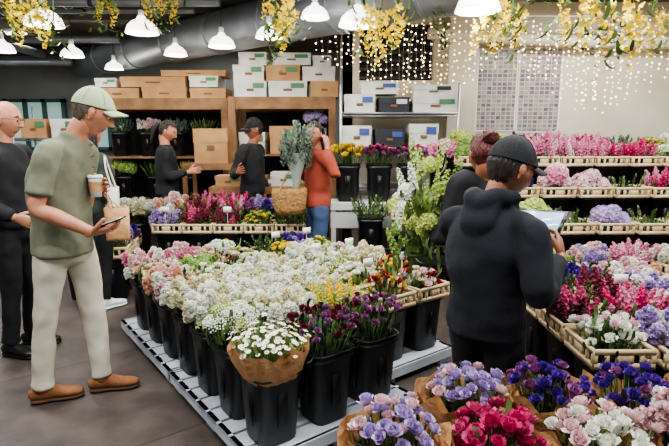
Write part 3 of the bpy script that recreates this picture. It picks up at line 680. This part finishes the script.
def person(name,x,y,th,H=1.7,look=None,pitch=10,J=None,top='c_black_b',sleeve='long',pants='c_black_b',shoe='shoe_black',sole='shoe_black',skin='skin_light',
           hair='hair_dark',style='short',cap=None,seam='seam_black',feet=None,hands=None,vox=.018,hood=False,hemz=-.02,depth=1.0,width=1.0,glasses=False,collar=False,loose=1.0,hs=1.0,capp=0,pd=.013,placket=None):
    s=H/1.75; t=math.radians(th); f=np.array([math.cos(t),math.sin(t),0]); r=np.array([math.sin(t),-math.cos(t),0]); up=np.array([0,0,1.]); B=np.array([x,y,0.])
    W=lambda a,b,c: B+f*a*s+r*b*s+up*c*s
    D=dict(pel=W(0,0,.93),che=W(0,0,1.26),nek=W(.0,0,1.47),hed=W(.035,0,1.625))
    for k,sg in(('R',1),('L',-1)):
        D['sh'+k]=W(0,sg*.185,1.405); D['el'+k]=W(-.03,sg*.235,1.12); D['wr'+k]=W(.10,sg*.225,.88)
        D['hi'+k]=W(0,sg*.09,.90); D['kn'+k]=W(.02,sg*.10,.49); D['an'+k]=W(-.02,sg*.105,.09)
    for k,v in (J or {}).items(): D[k]=np.array(v,float)
    if J and 'pel' in J:
        for k,sg in(('R',1),('L',-1)):
            if 'hi'+k not in J: D['hi'+k]=D['pel']+r*sg*.088*s-up*.03*s
    e=empty(name,(x,y,0)); P=(x,y,0)
    sr=nrm(D['shR']-D['shL']); pr=nrm(D['hiR']-D['hiL'])
    w_,d_=width*s,depth*s
    mb=MB(); pe=D['pel']
    mb.add(loft([(*(pe+up*.10*s),.14*w_,.105*d_),(*pe,.154*w_,.114*d_),(*(pe-up*.08*s),.146*w_,.108*d_)],ref=pr,seg=20,cap=.5),pants)
    for k in 'RL':
        hi,kn,an=D['hi'+k],D['kn'+k],D['an'+k]
        mb.add(loft([(*(hi+up*.02*s),.088*s),(*(hi*.6+kn*.4),.080*s*loose),(*kn,.063*s*loose),(*(kn*.5+an*.5+0),.059*s*loose),(*(an*.85+kn*.15),.055*s*loose),(*(an+up*.005),.059*s*loose)],seg=16,cap=.15),pants)
    cloth(mb,'trousers',P,e,vox,pd)
    mb=MB(); ch,nk=D['che'],D['nek']
    hem=pe+up*hemz*s; wa=pe*.55+ch*.45
    mb.add(loft([(*hem,.170*w_,.134*d_),(*(pe*.8+ch*.2),.163*w_,.128*d_),(*wa,.158*w_,.125*d_),(*ch,.178*w_,.128*d_),(*(ch*.35+nk*.65+0),.160*w_,.105*d_),(*(ch*.1+nk*.9),.10*w_,.082*d_),(*(nk+up*.01),.066*s,.062*s)],ref=sr,seg=24,cap=.12),top)
    for k in 'RL':
        sh,el,wr=D['sh'+k],D['el'+k],D['wr'+k]; inn=sh*.45+(ch*.25+nk*.75)*.55
        pts=[(*inn,.062*s),(*(sh),.066*s),(*(sh*.55+el*.45),.058*s*loose)]
        if sleeve=='long': pts+=[(*el,.052*s*loose),(*(el*.5+wr*.5),.047*s*loose),(*(el*.15+wr*.85),.041*s*loose),(*(el*.08+wr*.92),.033*s*loose)]
        else: pts+=[(*(sh*.25+el*.75),.064*s)]
        mb.add(loft(pts,seg=14,cap=.15),top)
    hy=math.radians(look if look is not None else th); hf0=np.array([math.cos(hy),math.sin(hy),0]); 
    if hood:
        b_=nk-f*.045*s; 
        mb.add(loft([(*(nk+f*.07*s+up*.0),.03*s),(*(nk+r*.085*s+up*.02*s),.042*s),(*(b_+r*.05*s-f*.05*s+up*.025*s),.050*s),(*(b_-f*.075*s-up*.0*s),.056*s),(*(b_-r*.05*s-f*.05*s+up*.025*s),.050*s),(*(nk-r*.085*s+up*.02*s),.042*s),(*(nk+f*.07*s),.03*s)],seg=12,cap=.5),top)
        mb.add(loft([(*(b_-f*.06*s+up*.01*s),.10*s,.05*s),(*(b_-f*.10*s-up*.08*s),.085*s,.045*s),(*(b_-f*.10*s-up*.17*s),.03*s,.02*s)],ref=r,seg=12),top)
    if collar:
        mb.add(loft([(*(nk+f*.075*s-up*.03*s),.012*s,.02*s),(*(nk+r*.065*s+up*.012*s),.014*s,.022*s),(*(nk-f*.055*s+up*.03*s),.014*s,.024*s),(*(nk-r*.065*s+up*.012*s),.014*s,.022*s),(*(nk+f*.075*s-up*.03*s),.012*s,.02*s)],seg=10),top)
    cloth(mb,'top',P,e,vox*.85,disp=.013 if sleeve=='long' else .011)
    mb=MB(); hd=D['hed']
    p=math.radians(pitch); F_=hf0*math.cos(p)-up*math.sin(p); Lf=np.array([-math.sin(hy),math.cos(hy),0]); U_=np.cross(F_,Lf); A=np.column_stack([F_,Lf,U_])
    sh_=s*hs
    base=hd-U_*.07*s-F_*.02*s
    mb.add(loft([(*(nk-up*.04*s),.064*s),(*(nk*.6+base*.4),.056*s),(*base,.056*s),(*(hd-F_*.01*s-U_*.02*s),.05*s)],seg=16),skin)
    for k in 'RL':
        el,wr,sh=D['el'+k],D['wr'+k],D['sh'+k]
        if sleeve=='short': mb.add(loft([(*(sh*.4+el*.6),.043*s),(*el,.039*s),(*(el*.65+wr*.35),.040*s),(*wr,.027*s,.023*s)],seg=14,cap=.4),skin)
        else: mb.add(loft([(*(el*.4+wr*.6),.031*s),(*wr,.026*s)],seg=12,cap=.4),skin)
    mb.build('neck_and_arms',P,world=True,parent=e)
    if placket:
        mb=MB()
        for k in range(3): 
            c_=ch*(.15+.25*k)+nk*(.85-.25*k)+f*(.09+.02*k)*d_; mb.add(sphere(.006,8,5),placket,None,c_)
        mb.build('buttons',P,world=True,parent=e)
    mb=MB(); mb.add(HEAD,[skin,'lip'],A,hd,sh_)
    for sg in(1,-1):
        mb.add(ear(sg),skin,A,hd,sh_)
        mb.add(sphere(.0125,12,8),'eye_white',A,hd+A@np.array([.0725,sg*.031,.010])*sh_,sh_)
        mb.add(sphere(.006,8,6),'eye_dark',A,hd+A@np.array([.0825,sg*.031,.008])*sh_,sh_)
        mb.add(loft([(.074,sg*.031-.016,.0155,.003,.004),(.0850,sg*.031,.019,.0035,.005),(.074,sg*.031+.016,.0155,.003,.004)],ref=(1,0,0),seg=8),skin,A,hd,sh_)
        mb.add(loft([(.084,sg*.014,.032,.004,.003),(.086,sg*.032,.038,.005,.003),(.074,sg*.05,.034,.003,.002)],ref=(0,0,1),seg=8),hair,A,hd,sh_)
    mb.build('head',P,world=True,parent=e)
    mb=MB()
    if style=='bald': 
        mb.add(shell(lambda a,b,c: a<.0 and -.05<c<.05,(1.04,1.07,1.03),(-.002,0,0),.008),hair,A,hd,sh_)
    else:
        fr=lambda b: .006*math.sin(b*300)
        mb.add(shell(lambda a,b,c: (a<.012+fr(c) and c>-.045-(.02 if a<-.03 else 0)+fr(b) and not(abs(b)>.055 and a>-.02 and c<.0)) or c>.068+fr(b)+(a*.15 if a>0 else 0),(1.09,1.10,1.09),(-.003,0,.002),.012),hair,A,hd,sh_)
        if not cap: mb.add(shell(lambda a,b,c: c>.075 or (a<-.02 and c>-.02),(1.14,1.15,1.13),(-.004,0,.0),.02),hair,A,hd,sh_)
    if style=='bun':
        mb.add(sphere(1,18,12,sc=(.045,.05,.045)),hair,A,hd+A@np.array([-.10,0,.08])*sh_,sh_)
        for k in range(5): mb.add(loft([(-.10+.03*math.sin(k),.045*math.cos(k*1.3),.07,.01),(-.14,.02*math.cos(k*2.1),.09,.012),(-.10,-.04*math.cos(k*1.7),.11,.008)],seg=6),hair,A,hd,sh_)
    if style=='long':
        for k in range(9):
            yy=-.07+.0175*k; mb.add(loft([(-.03,yy*.8,.07,.022),(-.075+abs(yy)*.5,yy*1.1,.0,.026),(-.08+abs(yy)*.8,yy*1.15,-.12,.024),(-.07+abs(yy)*.7,yy*.95,-.22,.018),(-.06,yy*.8,-.27,.006)],seg=8),hair,A,hd,sh_)
    if style=='pony':
        for k in range(5):
            a_=k*1.256; c_,s_=.012*math.cos(a_),.012*math.sin(a_)
            mb.add(loft([(-.08,c_,.05+s_,.018),(-.13+s_,c_,.03,.02),(-.145+s_,c_*1.8,-.08,.018),(-.12,c_*1.5,-.2,.006)],seg=7),hair,A,hd,sh_)
    mb.build('hair',P,world=True,parent=e)
    if cap:
        pp=math.radians(pitch-capp); Fc=hf0*math.cos(pp)-up*math.sin(pp); Ac=np.column_stack([Fc,Lf,np.cross(Fc,Lf)])
        mb=MB(); mb.add(shell(lambda a,b,c: c>.026,(1.14,1.18,1.12),(-.002,0,.006)),cap,Ac,hd,sh_)
        def br(u,v,dz=0):
            v=v*2-1; return (.100*math.sqrt(max(0,1-.72*v*v))+u*.082*(1-.45*v*v)-.006,.080*v*(1-.08*u),.044-.026*v*v-.012*u+dz)
        mb.add(grid(7,15,lambda u,v: br(u,v)),cap,Ac,hd,sh_); mb.add(grid(7,15,lambda u,v: br(u,v,-.005)),cap,Ac,hd,sh_)
        mb.add(sphere(.008,8,6,sc=(1,1,.5)),cap,Ac,hd+Ac@np.array([-.004,0,.142])*sh_,sh_)
        for k in range(3):
            a_=k*PI/3; pts=[]
            for q_ in np.linspace(.35,PI-.35,13):
                h_=np.array([.1115*math.cos(q_)*math.cos(a_)-.004,.0895*math.cos(q_)*math.sin(a_),.1355*math.sin(q_)+.006]); pts.append((*h_,.0016))
            mb.add(loft(pts,seg=5,sub=1),seam,Ac,hd,sh_)
        mb.build('cap',P,world=True,parent=e)
    if glasses:
        mb=MB()
        for sg in(1,-1):
            ring=[(.098,sg*.031+.021*math.cos(a),.010+.017*math.sin(a),.0018) for a in np.linspace(0,2*PI,13)]
            mb.add(loft(ring,seg=6,sub=2),'gadget',A,hd,sh_); mb.add(loft([(.098,sg*.052,.014,.0018),(.05,sg*.08,.014,.0018),(-.01,sg*.086,.01,.0018)],seg=6),'gadget',A,hd,sh_)
        mb.add(rod((.1,-.01,.014),(.1,.01,.014),.002),'gadget',A,hd,sh_); mb.build('glasses',P,world=True,parent=e)
    for k in 'RL':
        wr,el=D['wr'+k],D['el'+k]; dr=nrm(wr-el); hp=(hands or {}).get(k,{})
        dd=np.array(hp.get('dir',dr),float); nn=np.array(hp.get('n',(-r if k=='R' else r)*1.0+f*-.2),float)
        mb=MB(); handT(mb,wr,dd,nn,k=='R',hp.get('curl',.35),s*.98,skin,spread=.3,thumb=hp.get('thumb',.6)); mb.build('hand_'+k.lower(),P,world=True,parent=e)
    for k in 'RL':
        an=D['an'+k]; fd=math.radians((feet or {}).get(k,th+(-8 if k=='R' else 8))); ff=np.array([math.cos(fd),math.sin(fd),0]); rr=np.array([math.sin(fd),-math.cos(fd),0])
        g=np.array([an[0],an[1],0]); q_=lambda a,z: g+ff*a*s+up*z
        mb=MB(); 
        mb.add(loft([(*q_(-.055,.05),.030*s,.034),(*q_(-.02,.058),.037*s,.045),(*q_(.04,.055),.038*s,.042),(*q_(.10,.044),.045*s,.030),(*q_(.155,.038),.044*s,.024),(*q_(.185,.034),.032*s,.018)],ref=rr,seg=16,cap=.8),shoe)
        mb.add(loft([(*(an-up*.02),.040*s),(*(an+up*.03),.042*s)],seg=12,cap=.3),shoe)
        for i_ in range(4): c_=q_(.045+.022*i_,.094-.010*i_); mb.add(rod(c_-rr*.02,c_+rr*.02,.003),sole)
        mb.add(loft([(*q_(-.062,.014),.032*s,.014),(*q_(-.02,.014),.040*s,.014),(*q_(.04,.014),.038*s,.014),(*q_(.10,.014),.047*s,.014),(*q_(.16,.014),.046*s,.014),(*q_(.195,.016),.030*s,.012)],ref=rr,seg=16,cap=.5),sole)
        mb.build('shoe_'+k.lower(),P,world=True,parent=e)
    return e,D
def prop(nm,mb,loc,parent=None,P=(0,0,0)):
    if parent is not None:
        return mb.build(nm,P,world=True,parent=parent)
    return mb.build(nm,loc,world=True)
e,D=person('man_in_olive_polo',-1.54,2.77,8,1.82,look=24,pitch=26,
  J=dict(pel=(-1.54,2.78,.94),che=(-1.53,2.78,1.27),nek=(-1.435,2.80,1.515),hed=(-1.335,2.825,1.650),
   shR=(-1.48,2.60,1.435),shL=(-1.46,2.97,1.435),elR=(-1.52,2.53,1.16),wrR=(-1.28,2.60,1.02),elL=(-1.52,3.03,1.12),wrL=(-1.40,2.84,1.23),
   hiR=(-1.57,2.71,.90),hiL=(-1.50,2.86,.90),knR=(-1.64,2.70,.5),anR=(-1.69,2.70,.09),knL=(-1.44,2.85,.5),anL=(-1.41,2.83,.09)),
  top='c_olive',sleeve='short',pants='c_cream',shoe='suede',sole='sole_tan',skin='skin_light',hair='hair_grey',cap='cap_green',seam='seam',feet={'R':22,'L':16},vox=.0105,collar=True,depth=1.12,loose=1.0,hemz=-.06,capp=12,pd=.010,placket='button',
  hands={'R':dict(dir=(.95,.1,.2),n=(-.2,.3,.95),curl=.45),'L':dict(dir=(.95,-.05,.2),n=(0,-1,0),curl=.62,thumb=.9)})
P0=(-1.54,2.77,0)
mb=MB().add(lathe([(.001,0),(.028,0),(.038,.1),(.038,.105),(.041,.105),(.041,.115),(.036,.122),(.033,.122),(.001,.12)],20),['paper_white'],t=(-1.335,2.79,1.19)).add(lathe([(.0335,.03),(.038,.085)],20),'kraft',t=(-1.335,2.79,1.19),sc=1.02)
prop('coffee_cup',mb,None,e,P0)
A=rz(.1)@ry(-.35); mb=MB().add(box(0,0,0,.145,.072,.008),'gadget',A,(-1.185,2.61,1.075)).add(box(0,0,.005,.135,.064,.001),'screen',A,(-1.185,2.61,1.075)); prop('phone',mb,None,e,P0)
mb=MB(); bag=lathe([(.001,0),(.062,0),(.064,.02),(.066,.19),(.06,.19),(.058,.03)],24,6,0,1,.62); mb.add(bag,'kraft',rz(.3),(-1.26,2.86,.93))
for sg in(-1,1): mb.add(loft([(-1.29,2.86+sg*.03,1.11,.003),(-1.30,2.85+sg*.01,1.19,.003),(-1.32,2.84,1.20,.003),(-1.25,2.86+sg*.03,1.11,.003)],seg=5),'kraft')
prop('paper_bag',mb,None,e,P0)
e,D=person('person_in_black_hoodie',.655,2.06,45,1.58,look=18,pitch=22,
  J=dict(pel=(.655,2.06,.80),che=(.64,2.06,1.03),nek=(.67,2.09,1.25),hed=(.74,2.11,1.385),shR=(.765,1.925,1.165),shL=(.525,2.19,1.165),
   elR=(.79,1.845,.92),wrR=(.945,2.035,1.03),elL=(.63,2.40,.97),wrL=(.80,2.33,1.07)),
  top='c_black',pants='c_black_b',skin='skin_tan',hair='hair_dark',cap='cap_black',hood=True,vox=.0105,hemz=-.12,depth=1.22,width=1.1,loose=1.2,hs=1.14,capp=6,
  hands={'R':dict(dir=(.15,.55,.75),n=(-.5,.6,.2),curl=.6),'L':dict(dir=(.6,-.1,.6),n=(.6,-.6,.1),curl=.6)})
P0=(.655,2.06,0); c=np.array([.90,2.22,1.13]); n_=nrm((-.5,-.42,.72)); xw=nrm((.707,-.707,0)); xw=nrm(xw-n_*np.dot(xw,n_)); yw=np.cross(n_,xw); A=np.column_stack([xw,yw,n_])
mb=MB().add(box(0,0,0,.25,.175,.01),'gadget',A,c).add(box(0,0,.006,.225,.15,.002),'screen',A,c); prop('tablet',mb,None,e,P0)
e,D=person('woman_with_auburn_hair',.80,2.66,120,1.60,look=100,pitch=15,J=dict(hed=(.785,2.66,1.425),nek=(.80,2.66,1.29),elL=(.56,2.55,1.0),wrL=(.52,2.74,1.08)),
  top='c_black_b',skin='skin_tan',hair='hair_auburn',style='bun',hands={'L':dict(dir=(-.3,.6,.4),n=(.3,.5,0),curl=.8)})
mb=MB(); q=random.Random(4)
for i in range(46):
    a=i*2.4; r_=.02+.14*math.sqrt(i/46); zt=1.10+.33*q.random()-.12*q.random()*3; x=.50+r_*math.cos(a); y=2.76+r_*math.sin(a)
    mb.add(stock2 if i%3 else hyd,['p_lime','p_white','p_green','p_lime'][i%4],align((r_*math.cos(a)*3,r_*math.sin(a)*3,1),a),(x,y,zt),.028 if i%3 else .048)
    mb.add(loft([(.52,2.78,.85,.003),(x,y,zt,.003)],seg=4,sub=1),'stem')
    for k in range(3): mb.add(leafT,'leaf_light',rz(q.random()*6)@ry(-q.random()),(x,y,zt-.05*k-.05),.09)
prop('green_flower_bouquet',mb,None,e,(.80,2.66,0))
person('man_in_black_jacket',-2.24,3.42,-5,1.76,look=10,pitch=12,top='c_black_b',pants='c_black_b',hair='hair_grey',style='bald',glasses=True,collar=True,loose=1.1,depth=1.1,
  J=dict(elR=(-2.30,3.18,1.1),wrR=(-2.08,3.22,1.0),elL=(-2.28,3.68,1.1),wrL=(-2.08,3.6,.98)))
e,D=person('woman_in_green_jacket',-2.12,4.35,60,1.66,look=70,pitch=15,top='c_green',pants='c_black_b',shoe='shoe_white',sole='shoe_white',style='long')
mb=MB().add(lathe([(.001,0),(.11,0),(.12,.02),(.13,.28),(.125,.28),(.115,.03)],28,4,0,1,.35),'canvas',rz(2.2),(-1.90,4.24,.83))
for sg in(-1,1): mb.add(loft([(-1.85,4.18+sg*.04,1.10,.008),(-1.90,4.20+sg*.03,1.26,.008),(-1.94,4.25,1.36,.008),(-1.95,4.30+sg*.03,1.10,.008)],seg=6),'canvas')
prop('tote_bag',mb,None,e,(-2.12,4.35,0))
person('woman_in_black_outfit',-1.88,5.62,20,1.70,look=0,pitch=25,style='pony',J=dict(elR=(-1.80,5.42,1.10),wrR=(-1.60,5.52,1.14)))
person('man_in_black_cap',-.92,5.62,-20,1.72,look=-150,pitch=10,cap='cap_black',J=dict(elR=(-1.08,5.40,1.12),wrR=(-1.0,5.22,1.16)),skin='skin_tan')
e,D=person('woman_in_rust_jacket',-.16,4.82,200,1.66,look=240,pitch=8,top='c_rust',pants='c_denim',style='long',shoe='shoe_white',sole='shoe_white',
  J=dict(elR=(-.24,5.06,1.1),wrR=(-.38,4.94,1.2),elL=(.02,4.60,1.17),wrL=(-.07,4.68,1.42)),hands={'L':dict(dir=(-.1,.1,1),n=(-.6,.5,0),curl=.6),'R':dict(dir=(-.6,-.5,.3),n=(0,-.3,.3),curl=.7)})
P0=(-.16,4.82,0); mb=MB().add(box(0,0,0,.01,.07,.14),'gadget',rz(.6),(-.095,4.74,1.53)); prop('phone',mb,None,e,P0)
mb=MB().add(lathe([(.001,0),(.12,0),(.15,.06),(.17,.2),(.165,.25),(.155,.25),(.14,.07)],28,2.4,0,1,.5),'straw',rz(.3),(-.42,4.66,.80))
for sg in(-1,1): mb.add(loft([(-.50,4.62+sg*.06,1.04,.005),(-.46,4.68+sg*.03,1.15,.005),(-.40,4.72+sg*.02,1.2,.005),(-.34,4.70+sg*.06,1.04,.005)],seg=6),'straw')
prop('straw_bag',mb,None,e,P0)
mb=MB(); q=random.Random(8); mb.add(lathe([(.03,0),(.045,.1),(.08,.25),(.10,.33)],20),'sleeve_plastic',align((.05,-.1,1)),(-.36,4.66,1.06))
for i in range(46):
    a=i*2.4; r_=.13*math.sqrt(i/46); mb.add(spr,'leaf_euc' if i%3 else 'p_sage',align((r_*math.cos(a)*1.5,r_*math.sin(a)*1.5,1),a),(-.35+r_*math.cos(a),4.63+r_*math.sin(a),1.28+q.uniform(-.08,.18)),.085)
prop('eucalyptus_bouquet',mb,None,e,P0)
# ------------------------------------------------------------------ world + camera
w=bpy.data.worlds.new('World'); bpy.context.scene.world=w; w.use_nodes=True
w.node_tree.nodes['Background'].inputs[0].default_value=(.84,.92,1,1); w.node_tree.nodes['Background'].inputs[1].default_value=.7
cam=bpy.data.cameras.new('Camera'); cam.lens=26.9; cam.sensor_width=36; cam.clip_start=.05
co=bpy.data.objects.new('Camera',cam); co.location=(0,0,1.52); co.rotation_euler=(math.radians(90-9.76),0,0)
bpy.context.scene.collection.objects.link(co); bpy.context.scene.camera=co
try:
    bpy.context.scene.view_settings.view_transform='AgX'; bpy.context.scene.view_settings.look='AgX - Medium High Contrast'
except Exception as ex: print(ex)
